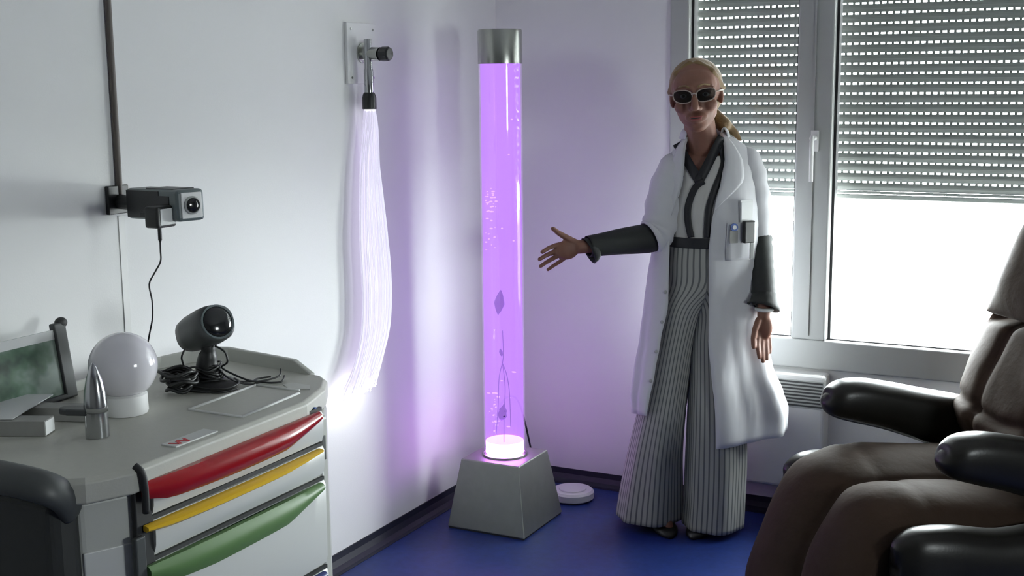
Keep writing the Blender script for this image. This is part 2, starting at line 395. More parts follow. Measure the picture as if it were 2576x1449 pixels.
# ------------------------------------------------------------------ fibre optic wall lamp
M['fibre'] = mat('glowing_fibre', (0.6,0.6,0.62), 0.4, emit=(0.80,0.74,1.0), estr=0.55)
M['fibrehot'] = emission_mat('fibre_source_glow', (0.95, 0.93, 1.0), 6.0)
M['fibretip'] = emission_mat('fibre_tip_glow', (0.97, 0.96, 1.0), 40.0)
fo = thing('fibre_optic_lamp', 'wall lamp with hanging tail of glowing white fibres', 'lamp', (XL, 3.378, 1.635))
def fp(name, mb, m, **k):
    o = obj(name, mb, m, fo, **k); o.matrix_parent_inverse = Matrix.Translation(-fo.location); return o
fp('wall_plate', MB().box((XL+.0005,3.297,1.543),(XL+.0115,3.462,1.732)), M['white'], bevel=0.002)
for y, z in ((3.318,1.712),(3.44,1.712),(3.318,1.562),(3.44,1.562)): fp('screw', MB().cyl((XL+.011,y,z),(XL+.0135,y,z),.004,n=10), M['steel'])
TX, TY = -2.243, 3.362
fp('clamp_arm', MB().cyl((XL+.011,3.378,1.638),(-2.196,TY,1.634),.021).cyl((XL+.011,3.378,1.638),(XL+.017,3.378,1.638),.032), M['steel'], auto=40)
kb = MB().lathe((-2.196,TY,1.634), [(.015,0),(.021,.002),(.0225,.006),(.0225,.030),(.019,.036),(.0001,.037)], 10, (1,-.02,0))
fp('knob', kb, M['black'], bevel=0.002)
fp('tube', MB().lathe((TX,TY,1.51), [(.0150,0),(.0150,.075),(.0125,.08),(.0125,.168),(.011,.172),(.0001,.173)], 28), M['chrome'], auto=35)
fp('ferrule', MB().lathe((TX,TY,1.463), [(.018,0),(.0225,.001),(.0225,.036),(.019,.048),(.014,.054),(.0001,.055)], 28), M['black'], auto=40)
fp('light_outlet', MB().lathe((TX,TY,1.4622), [(.0001,0),(.017,0),(.017,-.0015),(.0001,-.002)], 20), M['fibrehot'])
fb, ft = MB(), MB()
for i in range(150):
    q = random.random(); q = q**0.75           # 0 = towards the cart, 1 = towards the corner
    d = random.uniform(-1, 1)
    sx = TX + .013*math.sqrt(random.random())*math.cos(i); sy = TY + (q-.5)*.028
    wide = -.085 + .150*q + random.uniform(-.004,.004)
    endy = 3.150 + .160*q + random.uniform(-.012,.012)
    endz = .565 + .035*q + random.uniform(-.016,.02)
    xx = TX + .012*d
    pts = [(sx,sy,1.4625),(sx+.004*d,sy+.15*wide,1.40),(xx,TY-.004+wide*.62,1.26),(xx+.006,TY+.0+wide*.93,1.06),(xx+.008,TY+.008+wide*1.0,.90),
           (xx+.008,TY-.006+wide*.98,.76),(xx+.012,TY-.06+wide*.95,.66),(xx+.016+.01*d,endy,endz)]
    pts = [(max(x, XL+.008), y, z) for x, y, z in pts]
    P = spline(pts, 4); fb.tube(P, .0024, 5)
    e = V(P[-1]); t = (e-V(P[-2])).normalized(); ft.ell(e+t*.001, (.0026,.0026,.0026), n=6, m=4)
o = fp('fibre_strands', fb, M['fibre'], smooth=True); o['kind'] = 'stuff'
o = fp('fibre_tips', ft, M['fibretip'], smooth=True); o['kind'] = 'stuff'

# ------------------------------------------------------------------ bubble column
CX, CY, CR = -2.0, 3.79, .0735
bc = thing('bubble_column', 'tall clear bubble tube lamp glowing purple in the corner', 'lamp', (CX, CY, 0))
def bp_(name, mb, m, **k):
    o = obj(name, mb, m, bc, **k); o.matrix_parent_inverse = Matrix.Translation(-bc.location); return o
lo = [(-2.152,3.64),(-1.85,3.64),(-1.85,3.945),(-2.152,3.945)]; hi = [(-2.113,3.676),(-1.887,3.676),(-1.887,3.902),(-2.113,3.902)]
ring = lambda p, z: [(x,y,z) for x, y in p]
bp_('pedestal', MB().loft([ring(lo,.006), ring(hi,.247)], True, True, True), M['steelmat'], bevel=0.004)
bp_('foot_plate', MB().prism([(-2.148,3.644),(-1.854,3.644),(-1.854,3.941),(-2.148,3.941)], .0005, .0065), M['gasket'])
M['water'] = glowing_clear_mat('glowing_water', (0.50,0.42,0.60), (0.31,0.145,0.50), 1.0, 0.0)
nw = M['water'].node_tree; vw = nw.nodes.new('ShaderNodeEmission'); vw.inputs[0].default_value = (0.56,0.36,0.92,1); vw.inputs[1].default_value = 3.0
nw.links.new(vw.outputs[0], next(n for n in nw.nodes if n.type == 'OUTPUT_MATERIAL').inputs['Volume'])
M['acrylic'] = glowing_clear_mat('acrylic_wall', (0.97,0.95,0.99), (0, 0, 0), 0, 0.03)
nt_ = M['acrylic'].node_tree; ve = nt_.nodes.new('ShaderNodeEmission'); ve.inputs[0].default_value = (0.60,0.42,0.85,1); ve.inputs[1].default_value = 6.5
nt_.links.new(ve.outputs[0], next(n for n in nt_.nodes if n.type == 'OUTPUT_MATERIAL').inputs['Volume'])
M['ringglow'] = emission_mat('base_lamp_glow', (0.70,0.22,1.0), 19.0)
bp_('water', MB().lathe((CX,CY,0), [(CR-.006,.3005),(CR-.006,1.6035)], 48), M['water'], auto=40)
ac = MB()
ac.lathe((CX,CY,0), [(CR-.005,.2545),(CR,.2545),(CR,1.6035),(CR-.005,1.6035),(CR-.005,.2545)], 64, caps=False)
bp_('acrylic_tube', ac, M['acrylic'], auto=40)
bp_('lamp_ring', MB().lathe((CX,CY,0), [(.002,.256),(CR-.007,.256),(CR-.007,.298),(CR-.012,.300),(.002,.300)], 48), M['ringglow'], auto=40)
bp_('collar', MB().lathe((CX,CY,0), [(CR-.003,.2475),(CR+.005,.2475),(CR+.005,.2535),(CR+.0005,.2535)], 48, caps=False), M['steel'])
bp_('cap', MB().lathe((CX,CY,0), [(.001,1.604),(CR+.0012,1.604),(CR+.0012,1.712),(CR-.002,1.7165),(.001,1.7165)], 64), M['steel'], auto=40)
bb = MB()
for k in range(70):
    g = random.random()
    if g < .45: z = random.uniform(.98,1.20); a = random.uniform(2.6,4.2)
    elif g < .75: z = random.uniform(.34,.47); a = random.uniform(2.6,4.6)
    else: z = random.uniform(.32,1.5); a = random.uniform(0,2*PI)
    r = random.uniform(.025,.060); s = random.uniform(.0012,.003)
    bb.ell((CX+r*math.cos(a),CY+r*math.sin(a),z), (s*random.uniform(1,3.5),s*random.uniform(1,2.5),s), n=8, m=5)
o = bp_('bubbles', bb, emission_mat('lit_bubbles', (0.95,0.72,1.0), 1.3), smooth=True); o['kind'] = 'stuff'
st = MB()
for pts in ([(0,0,.70),(.002,.0,.62),(-.002,0,.585)], [(-.002,0,.585),(-.018,.004,.53),(-.022,0,.42),(-.030,.0,.33)], [(-.002,0,.585),(.016,-.003,.545),(.024,0,.48),(.026,.003,.36)], [(-.002,0,.585),(.004,.006,.50),(.002,0,.40),(0,0,.303)]):
    st.tube(spline([(CX+a+.018,CY-.04+b,z) for a,b,z in pts],6), .0016, 6)
bp_('air_line', st, M['float'], smooth=True)
bp_('power_cord', MB().tube(spline([(CX-.06,CY+.11,.246),(CX-.095,CY+.10,.28),(CX-.10,CY+.12,.33),(CX-.085,CY+.17,.40),(CX-.09,CY+.3,.34),(CX-.07,CY+.40,.02)],6), .0035, 8), M['black'], smooth=True)
def toy(label, c, prof, sx, rot):
    mb = MB().lathe((0,0,0), prof, 16); mb.xf(Matrix.Translation(c) @ Euler(rot).to_matrix().to_4x4() @ Matrix.Diagonal((sx,.55,1,1)))
    return tag(obj('plastic_float', mb, M['float'], smooth=True), label, 'float', 'floats inside the bubble column')
toy('dark purple leaf-shaped float, largest and highest inside the purple bubble tube', (CX+.014,CY-.053,.800), [(.001,-.044),(.010,-.030),(.020,-.004),(.016,.012),(.012,.024),(.006,.036),(.001,.044)], 1.0, (0,.14,0))
toy('tiny dark purple float in the middle of the bubble tube, smallest of the three', (CX+.018,CY-.053,.624), [(.001,-.013),(.006,-.006),(.007,.004),(.003,.012),(.001,.015)], 1.0, (0,-.25,0))
toy('dark purple lumpy float lowest inside the bubble tube, just above its base', (CX+.021,CY-.053,.411), [(.001,-.028),(.012,-.020),(.018,-.008),(.014,.004),(.015,.012),(.006,.024),(.002,.034)], 1.0, (0,.2,0))
pk = thing('floor_puck', 'round white plastic disc on the floor behind the bubble lamp base', 'plastic disc', (-1.885,4.112,0))
o = obj('puck_body', MB().lathe((0,0,0), [(.001,.0008),(.070,.0008),(.080,.008),(.080,.030),(.072,.038),(.001,.040)], 40), M['white'], pk, auto=40)
o = obj('puck_lid', MB().lathe((0,0,.0395), [(.001,0),(.052,0),(.050,.003),(.001,.0035)], 36), M['white'], pk, auto=40)

# ------------------------------------------------------------------ trolley
ct = thing('medical_cart', 'grey medical drawer trolley with coloured drawer handles by the left wall', 'trolley', (-1.92, 2.0, 0))
def cp_(name, mb, m, par=None, **k):
    o = obj(name, mb, m, par or ct, **k)
    if par is None: o.matrix_parent_inverse = Matrix.Translation(-ct.location)
    return o
def arc(cx, cy, r, a0, a1, n=6): return [(cx+r*math.cos(a0+(a1-a0)*k/n), cy+r*math.sin(a0+(a1-a0)*k/n)) for k in range(n+1)]
ZT = .85
top = [(-1.648,1.655),(-1.657,2.20),(-1.672,2.25),(-1.70,2.33),(-1.744,2.40),(-1.775,2.425),(-1.84,2.435)] + [(-2.10,2.475),(-2.14,2.468),(-2.175,2.42),(-2.205,2.33)] + [(-2.23,1.62),(-2.20,1.575),(-2.14,1.552)] + [(-1.78,1.542),(-1.71,1.556),(-1.685,1.575)]
inset = lambda P, d: [(x+(-1.93-x)*d/.28, y+(1.98-y)*d/.43) for x, y in P]
tm = MB(); tm.loft([ring(inset(top,.012),ZT-.052), ring(top,ZT-.046), ring(top,ZT-.008), ring(inset(top,.008),ZT)], True, True, True)
cp_('worktop', tm, M['carttop'], bevel=0.003)
# raised rim on the window end and the back
rim = MB()
pth = [(-1.80,2.428),(-1.86,2.437),(-2.095,2.468),(-2.135,2.455),(-2.17,2.41),(-2.198,2.33),(-2.222,1.64)]
hts = [.002,.030,.034,.034,.032,.028,.016]
rings_ = []
for (x, y), hh in zip(pth, hts):
    dx, dy = (-1.93-x), (1.98-y); l = math.hypot(dx, dy); nx, ny = dx/l*.014, dy/l*.014
    rings_.append([(x,y,ZT-.004),(x,y,ZT+hh),(x+nx,y+ny,ZT+hh),(x+nx*1.2,y+ny*1.2,ZT-.004)])
rim.loft(rings_, True, True, True)
cp_('raised_rim', rim, M['cart'], bevel=0.003)
body = [(-1.668,1.69),(-1.668,2.285),(-1.72,2.36),(-1.80,2.385),(-2.19,2.385),(-2.215,2.35),(-2.215,1.60),(-1.72,1.585)]
cp_('body', MB().prism(body, .12, ZT-.05), M['cart'], bevel=0.012)
cp_('corner_trim', MB().prism([(-1.664,2.262),(-1.716,2.352),(-1.730,2.35),(-1.668,2.255)], .13, ZT-.056), M['drawer'], bevel=0.003)
cp_('corner_trim', MB().prism([(-1.662,1.70),(-1.715,1.588),(-1.73,1.595),(-1.67,1.715)], .13, .70), M['drawer'], bevel=0.003)
cp_('lock_slot', MB().box((-1.6675,2.262,.695),(-1.6645,2.276,.752)), M['grey'], bevel=0.001)
cp_('channel_shade', MB().box((-1.672,1.668,.15),(-1.660,1.712,.80)), M['dark'], bevel=0.003)  # dark slab painted as the shade in the recess beside the drawers
cp_('lock_rail', MB().box((-1.664,1.655,.62),(-1.651,1.682,.715)).box((-1.664,1.655,.45),(-1.651,1.686,.575)), M['grey'], bevel=0.004)
cp_('side_panel', MB().prism([(-1.735,1.528),(-1.72,1.545),(-1.712,1.578),(-1.735,1.60),(-2.21,1.60),(-2.21,1.528)], .14, ZT-.045), M['shade_clip'], bevel=0.01)  # charcoal slab puts the shade of the trolley's left side into colour
ph = spline([(-1.725,1.575,ZT-.06),(-1.715,1.545,ZT-.025),(-1.73,1.512,ZT+.0),(-1.79,1.492,ZT+.012),(-1.88,1.488,ZT+.014),(-2.02,1.488,ZT+.014),(-2.14,1.492,ZT+.010),(-2.20,1.52,ZT),(-2.2,1.57,ZT-.05)],6)
cp_('push_handle', MB().tube(ph, [(.032,.020)]*len(ph), 16), M['grey'], smooth=True)
cp_('front_lip_notch', MB().tube(spline([(-1.655,1.668,ZT+.003),(-1.642,1.672,ZT-.01),(-1.641,1.676,ZT-.04),(-1.645,1.68,ZT-.09)],5), .007, 10), M['dark'], smooth=True)
def drawer(z0, z1, handle, hz0, hz1, out, taper, y0=1.712, y1=2.256, nm=''):
    d = link('drawer', None, ct); d.location = (-1.66-ct.location.x, (y0+y1)/2-ct.location.y, z0)
    inv = Matrix.Translation(-V((-1.66,(y0+y1)/2,z0)))
    mb = MB(); n = 20; rg = []
    for k in range(n+1):
        t = k/n; y = y0+(y1-y0)*t; b = .016*(1-(2*t-1)**2)
        rg.append([(-1.672,y,z0+.004),(-1.660-b*-.4,y,z0+.004),(-1.656+b*.75,y,z0+.02),(-1.655+b,y,(z0+z1)/2),(-1.655+b*.8,y,z1-.012),(-1.660+b*.4,y,z1-.003),(-1.672,y,z1-.003)])
    mb.loft(rg, True, True, True)
    o = obj('drawer_front', mb, M['drawer'], d, auto=35); o.matrix_parent_inverse = inv
    mb = MB(); rg = []
    for k in range(n+1):
        t = k/n; y = (y0-.03)+(y1+.012-y0)*t; b = out*(1-abs(2*t-1)**2.6)
        sag = taper*(1-(2*t-1)**2); thin = .35+.65*min(1, 4*t+.55, 3.2*(1-t)+.22)
        zt_ = hz1; zb = hz0-sag; zb = zt_-(zt_-zb)*thin
        rg.append([(-1.657,y,zb+.003),(-1.650+b*.6,y,zb),(-1.643+b,y,zb+(zt_-zb)*.35),(-1.643+b,y,zb+(zt_-zb)*.72),(-1.650+b*.75,y,zt_),(-1.657,y,zt_)])
    mb.loft(rg, True, True, True)
    o = obj('drawer_handle', mb, handle, d, auto=50); o.matrix_parent_inverse = inv
    o = obj('gap_shade', MB().box((-1.669,y0-.02,z1-.004),(-1.661,y1+.004,z1+.005)), M['dark'], d); o.matrix_parent_inverse = inv  # dark strip painted as the shade in the gap above the drawer front
    return d
drawer(.742,.818, M['red'], .772, .818, .022, .006)['label'] = 'top drawer with thick red handle'
drawer(.664,.736, M['yellow'], .714, .732, .012, .003)['label'] = 'second drawer with thin yellow handle'
drawer(.452,.655, M['green'], .610, .652, .012, .016)['label'] = 'third, deeper drawer with green handle'
drawer(.240,.443, M['blue'], .400, .440, .012, .014)['label'] = 'drawer with dark blue handle'
cp_('label_holder', MB().obox((-1.692,1.86,ZT+.0012),(0,1,0),(1,0,0),(0,0,1),.062,.019,.0016), M['drawer'], bevel=0.001)
sg = MB()
for k, dy in enumerate((0,.010,.021,.031)): sg.obox((-1.690+.003*(k%2),1.812+dy,ZT+.0032),(1,.4*(-1)**k,0),(-.4*(-1)**k,1,0),(0,0,1),.011,.0028,.0004)
cp_('label_mark', sg, M['label_red'])
tb = MB()
for a, b in (((-1.845,2.03),(-1.70,2.03)),((-1.70,2.03),(-1.715,2.25)),((-1.845,2.03),(-1.855,2.27)),((-1.855,2.27),(-1.73,2.27))):
    tb.tube([(*a,ZT+.0012),(*b,ZT+.0012)], .0032, 8)
cp_('tray_outline', tb, M['drawer'], smooth=True)
cp_('tray_end', MB().prism([(-1.76,2.272),(-1.715,2.29),(-1.735,2.318),(-1.79,2.325),(-1.80,2.30)], ZT-.001, ZT+.0022), M['cart'])
cp_('blue_mark', MB().box((-1.683,2.236,.800),(-1.6625,2.243,.826)), M['bluebadge'])
for x in (-1.74,-2.14):
    for y in (1.68,2.30):
        w_ = MB().cyl((x-.012,y,.042),(x+.012,y,.042),.041,n=20).box((x-.02,y-.03,.07),(x+.02,y+.03,.121))
        cp_('caster', w_, M['grey'], bevel=0.003)

# --- things on the trolley
gl = thing('globe_lamp', 'white opal glass globe lamp with a round base on the trolley', 'lamp', (-1.955,1.955,ZT))
obj('base', MB().lathe((0,0,0), [(.001,.0006),(.046,.0006),(.048,.006),(.047,.042),(.040,.047),(.001,.048)], 36), M['white'], gl, auto=40)
obj('globe', MB().lathe((0,0,.104), [(.038,-.060),(.044,-.056)]+[(.0725*math.cos(a),.0725*math.sin(a)) for a in [(-.86+k*(.86+PI/2)/22) for k in range(23)]], 44), M['opal'], gl, smooth=True)
co = thing('pointed_shaker', 'silver bullet-shaped metal shaker with a flat side lip on the trolley', 'metal shaker', (-1.873,1.792,ZT))
obj('cup', MB().lathe((0,0,0), [(.001,.0006),(.0235,.0006),(.0235,.002),(.0225,.052),(.001,.052)], 32), M['chrome'], co, auto=40)
obj('cone', MB().lathe((0,0,.052), [(.024,0),(.0235,.012),(.021,.04),(.0155,.068),(.0085,.088),(.003,.098),(.0005,.101)], 32), M['chrome'], co, smooth=True)
lipm = MB().prism([(.02*math.cos(a),.02*math.sin(a)) for a in [k*PI/8-PI/2 for k in range(9)]]+[(-.055,.018),(-.072,.010),(-.078,0),(-.072,-.010),(-.055,-.018)], .046, .060)
lipm.xf(Matrix.Rotation(math.radians(22), 4, 'Z'))
obj('side_lip', lipm, M['grey'], co, bevel=0.004)
# printed card in its stand
pd = thing('printed_card', 'green printed card in a dark frame leaning at the back of the trolley', 'picture card', (-2.165,1.87,ZT), 0)
tl = Euler((0,math.radians(-9),0)).to_matrix().to_4x4() @ Matrix.Translation((-.002,0,.0012))
obj('card', MB().box((-.004,-.20,.008),(.004,.118,.158)).xf(tl), M['art'], pd)
obj('card_stripe', MB().box((.0042,-.20,.137),(.005,.112,.158)).xf(tl), M['paper'], pd)
obj('side_frame', MB().box((-.008,.112,.0),(.010,.147,.172)).box((-.008,-.2,0),(.010,.12,.012)).xf(tl), M['grey'], pd, bevel=0.004)
obj('clip', MB().ell((0,.142,.170),(.012,.016,.013)).xf(tl), M['shade_clip'], pd, smooth=True)
def carton(label, c, hx, hy, h, rz, m1):
    b = thing('carton', label, 'box', (*c,ZT), rz, 'small cartons on the trolley')
    obj('carton_body', MB().box((-hx,-hy,.0006),(hx,hy,h)), m1, b, bevel=0.0015)
    obj('carton_end', MB().box((hx-.0005,-hy+.002,.003),(hx+.0008,hy-.002,h-.002)), M['paper'], b)
    return b
M['cardgrey'] = mat('grey_card', (0.30,0.30,0.28), .6, vary=.2, vscale=30)
carton('small grey carton with a white end, nearest the trolley corner', (-2.045,1.735), .075, .023, .032, math.radians(24), M['cardgrey'])
carton('grey carton with a white end just behind the silver shaker', (-2.065,1.85), .10, .022, .030, math.radians(20), M['cardgrey'])
tag(obj('leaflet', MB().obox((-2.13,1.79,ZT+.034),(1,.45,.0),(-.45,1,0),(0,0,1),.06,.10,.001), M['paper'], bevel=0.0004), 'pale leaflet lying across the cartons under the green card', 'leaflet')

# projector lamp on a stand
pr = thing('mini_projector', 'black barrel-shaped projector on a short stand with a tangle of cables', 'projector', (-1.955,2.215,ZT))
d = V((.86,-.34,.36)).normalized()
cB = V((.0,.0,.137))
up_ = (V((0,0,1))-d*d.z).normalized(); sd = d.cross(up_)
mb = MB(); rg = []
for t, rw, rh in ((-.072,.020,.018),(-.070,.034,.031),(-.060,.044,.040),(-.03,.0475,.0435),(.03,.0485,.0445),(.060,.0465,.043),(.070,.043,.040),(.073,.038,.036)):
    rg.append([cB+d*t+sd*(rw*math.copysign(abs(math.cos(a))**.8,math.cos(a)))+up_*(rh*math.copysign(abs(math.sin(a))**.8,math.sin(a))) for a in [2*PI*k/36 for k in range(36)]])
mb.loft(rg, True, True, True)
obj('casing', mb, M['grey'], pr, auto=45)
obj('lens', MB().lathe(cB+d*.0725, [(.036,0),(.034,.003),(.024,.0075),(.012,.010),(.0005,.0108)], 36, d), M['blackgloss'], pr, smooth=True)
obj('lens_ring', MB().lathe(cB+d*.0715, [(.0405,0),(.040,.004),(.036,.0035),(.0355,0)], 36, d, caps=False), M['greyteal'], pr, auto=40)
stn = MB().tube(spline([(.012,-.004,.100),(.012,-.003,.085),(.006,-.002,.06),(.004,0,.03),(.004,0,.010)],5), [.016]*6+[.019,.021,.022,.023,.024,.025,.026,.027,.028,.030,.030,.030,.030,.030,.030][:15], 16)
obj('stand', stn, M['black'], pr, smooth=True)
obj('base', MB().lathe((.012,.0,0), [(.001,.0006),(.060,.0006),(.062,.008),(.055,.016),(.02,.022),(.001,.022)], 36), M['black'], pr, auto=40)
cb = MB()
rnd = random.Random(3)
for k in range(9):                                  # loosely coiled lead beside the base
    cx_, cy_ = -.005+rnd.uniform(-.01,.01), -.082+rnd.uniform(-.008,.008); r = rnd.uniform(.020,.040); z0 = .012+.0052*k
    cb.tube([(cx_+r*math.cos(a)*1.05,cy_+r*math.sin(a),z0+.004*math.sin(3*a+k)) for a in [2*PI*j/20+k for j in range(21)]], .0042, 6)
obj('coiled_lead', cb, M['black'], pr, smooth=True)
cb = MB()
for pts in ([(-.035,-.02,.10),(-.04,-.035,.075),(-.05,-.02,.05),(-.045,-.03,.03),(-.02,-.04,.02),(.01,-.05,.018)],
            [(.03,.0,.10),(.05,.01,.085),(.052,.015,.06),(.03,.02,.045),(.05,.03,.03),(.085,.05,.012),(.10,.08,.006),(.11,.13,.008),(.10,.15,.02)],
            [(.02,.01,.05),(.06,.0,.03),(.075,.03,.010),(.09,.05,.004),(.10,.075,.004),(.125,.08,.004),(.14,.10,.004),(.13,.125,.012)],
            [(0,-.03,.05),(.03,-.03,.035),(.05,-.01,.025),(.06,.03,.012),(.08,.065,.006),(.07,.10,.004),(.085,.13,.004)],
            [(-.03,-.03,.045),(0,-.04,.055),(.03,-.03,.045),(.035,0,.05),(.02,.03,.055),(-.01,.03,.05)],
            [(.0,-.07,.02),(.03,-.06,.015),(.06,-.05,.012),(.085,-.02,.01),(.08,.02,.014),(.05,.04,.016)],
            [(.0,-.08,.012),(.04,-.06,.006),(.07,-.05,.004),(.085,-.03,.004),(.09,0,.004)]):
    cb.tube(spline(pts,6), .0024, 6)
for k in range(6):
    a0 = rnd.uniform(0,6); z0 = .018+.006*k
    cb.tube([(.006+(.040-.003*k)*math.cos(a),(.036-.003*k)*math.sin(a),z0+.005*math.sin(2*a+a0)) for a in [2*PI*j/20 for j in range(21)]], .003, 6)
obj('cable_tangle', cb, M['black'], pr, smooth=True)

# ------------------------------------------------------------------ recliner
Fd = V((-.7507,-.6606,0)); ang = math.atan2(Fd.y, Fd.x)
rc = thing('massage_recliner', 'brown padded recliner with black leather arms in the right foreground', 'armchair', (-.456,3.616,0), ang)
# local: x = the way the chair faces, y = towards the camera side (+), z up
def sign_pow(x, e): return math.copysign(abs(x)**e, x)
def pad(path, e=.75, n=28):
    """closed cushion swept along a path of (x, y, z, half-width, half-height)"""
    P = spline(path, 5); rg = []
    for i, p in enumerate(P):
        a, b = V(P[max(i-1,0)][:3]), V(P[min(i+1,len(P)-1)][:3]); t = (b-a); t = t.normalized() if t.length > 1e-6 else V((1,0,0))
        s = V((0,0,1)).cross(t); s = s.normalized() if s.length > 1e-4 else V((0,1,0)); u = t.cross(s)
        rg.append([V(p[:3])+s*(p[3]*sign_pow(math.cos(2*PI*k/n),e))+u*(p[4]*sign_pow(math.sin(2*PI*k/n),e)) for k in range(n)])
    return MB().loft(rg, True, True, True)
for sy in (-1, 1):
    y = .305*sy
    dz = .022 if sy < 0 else 0
    arm = pad([(.262,y,.605,.012,.010),(.255,y,.602,.035,.032),(.225,y,.595,.054,.054),(.16,y,.588,.060,.067),(.06,y,.565,.061,.072),(-.04,y,.535,.062,.078),(-.15,y,.500,.063,.088),(-.28,y,.455,.060,.10),(-.36,y,.42,.05,.10)])
    obj('armrest', arm, M['leather'], rc, smooth=True)
    bol = pad([(.385,y,.345+dz,.010,.02),(.372,y,.345+dz,.035,.055),(.335,y,.335+dz,.055,.085),(.25,y,.308+dz,.065,.108),(.10,y,.27,.068,.12),(-.06,y,.255,.068,.14),(-.25,y,.25,.066,.16),(-.36,y,.25,.05,.16)])
    obj('side_bolster', bol, M['leather'], rc, smooth=True)
def cushion(nx, ny, fn): # fn(u,v) -> point on the upper face and on the lower face
    up, dn = [], []
    for i in range(nx+1):
        for j in range(ny+1):
            a, b = fn(i/nx, j/ny); up.append(a); dn.append(b)
    mb = MB(); n = ny+1; o = (nx+1)*n; fs = []
    for i in range(nx):
        for j in range(ny):
            q = [i*n+j, i*n+j+1, (i+1)*n+j+1, (i+1)*n+j]; fs.append(q); fs.append([k+o for k in q[::-1]])
    rim_ = [(i,0) for i in range(nx+1)]+[(nx,j) for j in range(1,ny+1)]+[(i,ny) for i in range(nx-1,-1,-1)]+[(0,j) for j in range(ny-1,0,-1)]
    ids = [i*n+j for i, j in rim_]
    for a, b in zip(ids, ids[1:]+ids[:1]): fs.append([a,b,b+o,a+o])
    return mb.add(up+dn, fs)
edge = lambda t, w=.10: (1-max(0,1-min(t,1-t)/w)**2.2)
def lobes(v): return abs(math.sin(PI*2*v))**.55 if True else 0
prof_leg = spline([(-.24,.452),(-.12,.452),(.0,.462),(.12,.478),(.24,.488),(.32,.480),(.38,.455),(.43,.40),(.475,.32),(.51,.22),(.54,.12),(.55,.07)], 4)
def legpt(u, v):
    k = u*(len(prof_leg)-1); i = min(int(k), len(prof_leg)-2); t = k-i
    x = prof_leg[i][0]*(1-t)+prof_leg[i+1][0]*t; z = prof_leg[i][1]*(1-t)+prof_leg[i+1][1]*t
    a, b = prof_leg[max(i-1,0)], prof_leg[min(i+2,len(prof_leg)-1)]; tg = V((b[0]-a[0],0,b[1]-a[1])).normalized(); nr = V((-tg.z,0,tg.x))
    w = .245+.03*u
    puff = .055*lobes(v)*edge(u,.05)-.045
    puff += .010*math.sin(9*u+4*v)*lobes(v) + .007*math.sin(23*u-7*v)*(1-lobes(v)) 
    cross = abs(u-.36)                                  # fold where seat meets leg rest
    puff -= .005*math.exp(-(cross/.02)**2)
    c = V((x,(v-.5)*2*w,z-.055*v+.012)); th = .10*edge(u,.04)*edge(v,.05)+.004
    return c+nr*puff, c+nr*(puff-th)
obj('seat_cushion', cushion(72, 40, legpt), M['suede'], rc, smooth=True)
prof_b = spline([(-.165,.46),(-.125,.53),(-.135,.60),(-.175,.70),(-.215,.78),(-.25,.86),(-.29,.96),(-.345,1.06),(-.40,1.15),(-.44,1.20)], 4)
def backpt(u, v):
    k = u*(len(prof_b)-1); i = min(int(k), len(prof_b)-2); t = k-i
    x = prof_b[i][0]*(1-t)+prof_b[i+1][0]*t; z = prof_b[i][1]*(1-t)+prof_b[i+1][1]*t
    a, b = prof_b[max(i-1,0)], prof_b[min(i+2,len(prof_b)-1)]; tg = V((b[0]-a[0],0,b[1]-a[1])).normalized(); nr = V((tg.z,0,-tg.x))
    w = (.265+.03*math.sin(PI*u)-.02*u)*(1-.045*math.exp(-((u-.55)/.05)**2))
    puff = .045*edge(v,.28)*edge(u,.10)-.03
    puff -= .05*math.exp(-((u-.55)/.035)**2)*edge(v,.1) + .02*math.exp(-((u-.18-.10*abs(v-.5))/.02)**2) + .016*math.exp(-((abs(v-.5)-.24+.08*u)/.03)**2)
    puff += .006*math.sin(38*u+9*v)*math.exp(-(u/.3)**2)
    c = V((x,(v-.5)*2*w,z)); th = .15*edge(u,.06)*edge(v,.07)+.004
    return c+nr*puff, c+nr*(puff-th)
obj('backrest', cushion(72, 40, backpt), M['suede'], rc, smooth=True)
def pillow(u, v):
    x = -.215-.13*u; z = .86+.30*u; w = .20
    pf = .055*edge(u,.35)*edge(v,.30)
    c = V((x+.015,(v-.5)*2*w,z)); nr = V((.92,0,.4))
    return c+nr*pf, c-nr*.02
obj('head_pillow', cushion(24, 24, pillow), M['suede'], rc, smooth=True)
obj('back_shell', pad([(-.20,0,.30,.20,.03),(-.30,0,.55,.24,.045),(-.40,0,.85,.25,.05),(-.52,0,1.12,.22,.045),(-.54,0,1.16,.15,.02)], .6), M['leather'], rc, smooth=True)
obj('base', MB().ell((-.02,0,.20),(.36,.25,.17),e=.45).lathe((-.02,0,0),[(.001,.001),(.28,.001),(.29,.02),(.24,.04),(.001,.05)],36), M['leather'], rc, smooth=True)

# ------------------------------------------------------------------ person
ps = thing('person', 'person in an open white lab coat and striped trousers, one arm held out', 'person', (-1.37,3.93,0), math.atan2(.4587,.8886))  # body and clothing outlines below converted from image pixels on an upright plane
P3 = lambda a, b, z: V((a, -b, z))          # a right in the photo, b towards the camera, z up
HC = P3(.006, .035, 1.500)
HM = Matrix.Translation(HC) @ Matrix.Rotation(math.radians(-12),4,'Z') @ Matrix.Rotation(math.radians(-5),4,'Y') @ Matrix.Rotation(math.radians(4),4,'X')
bd = MB(); hd = MB()
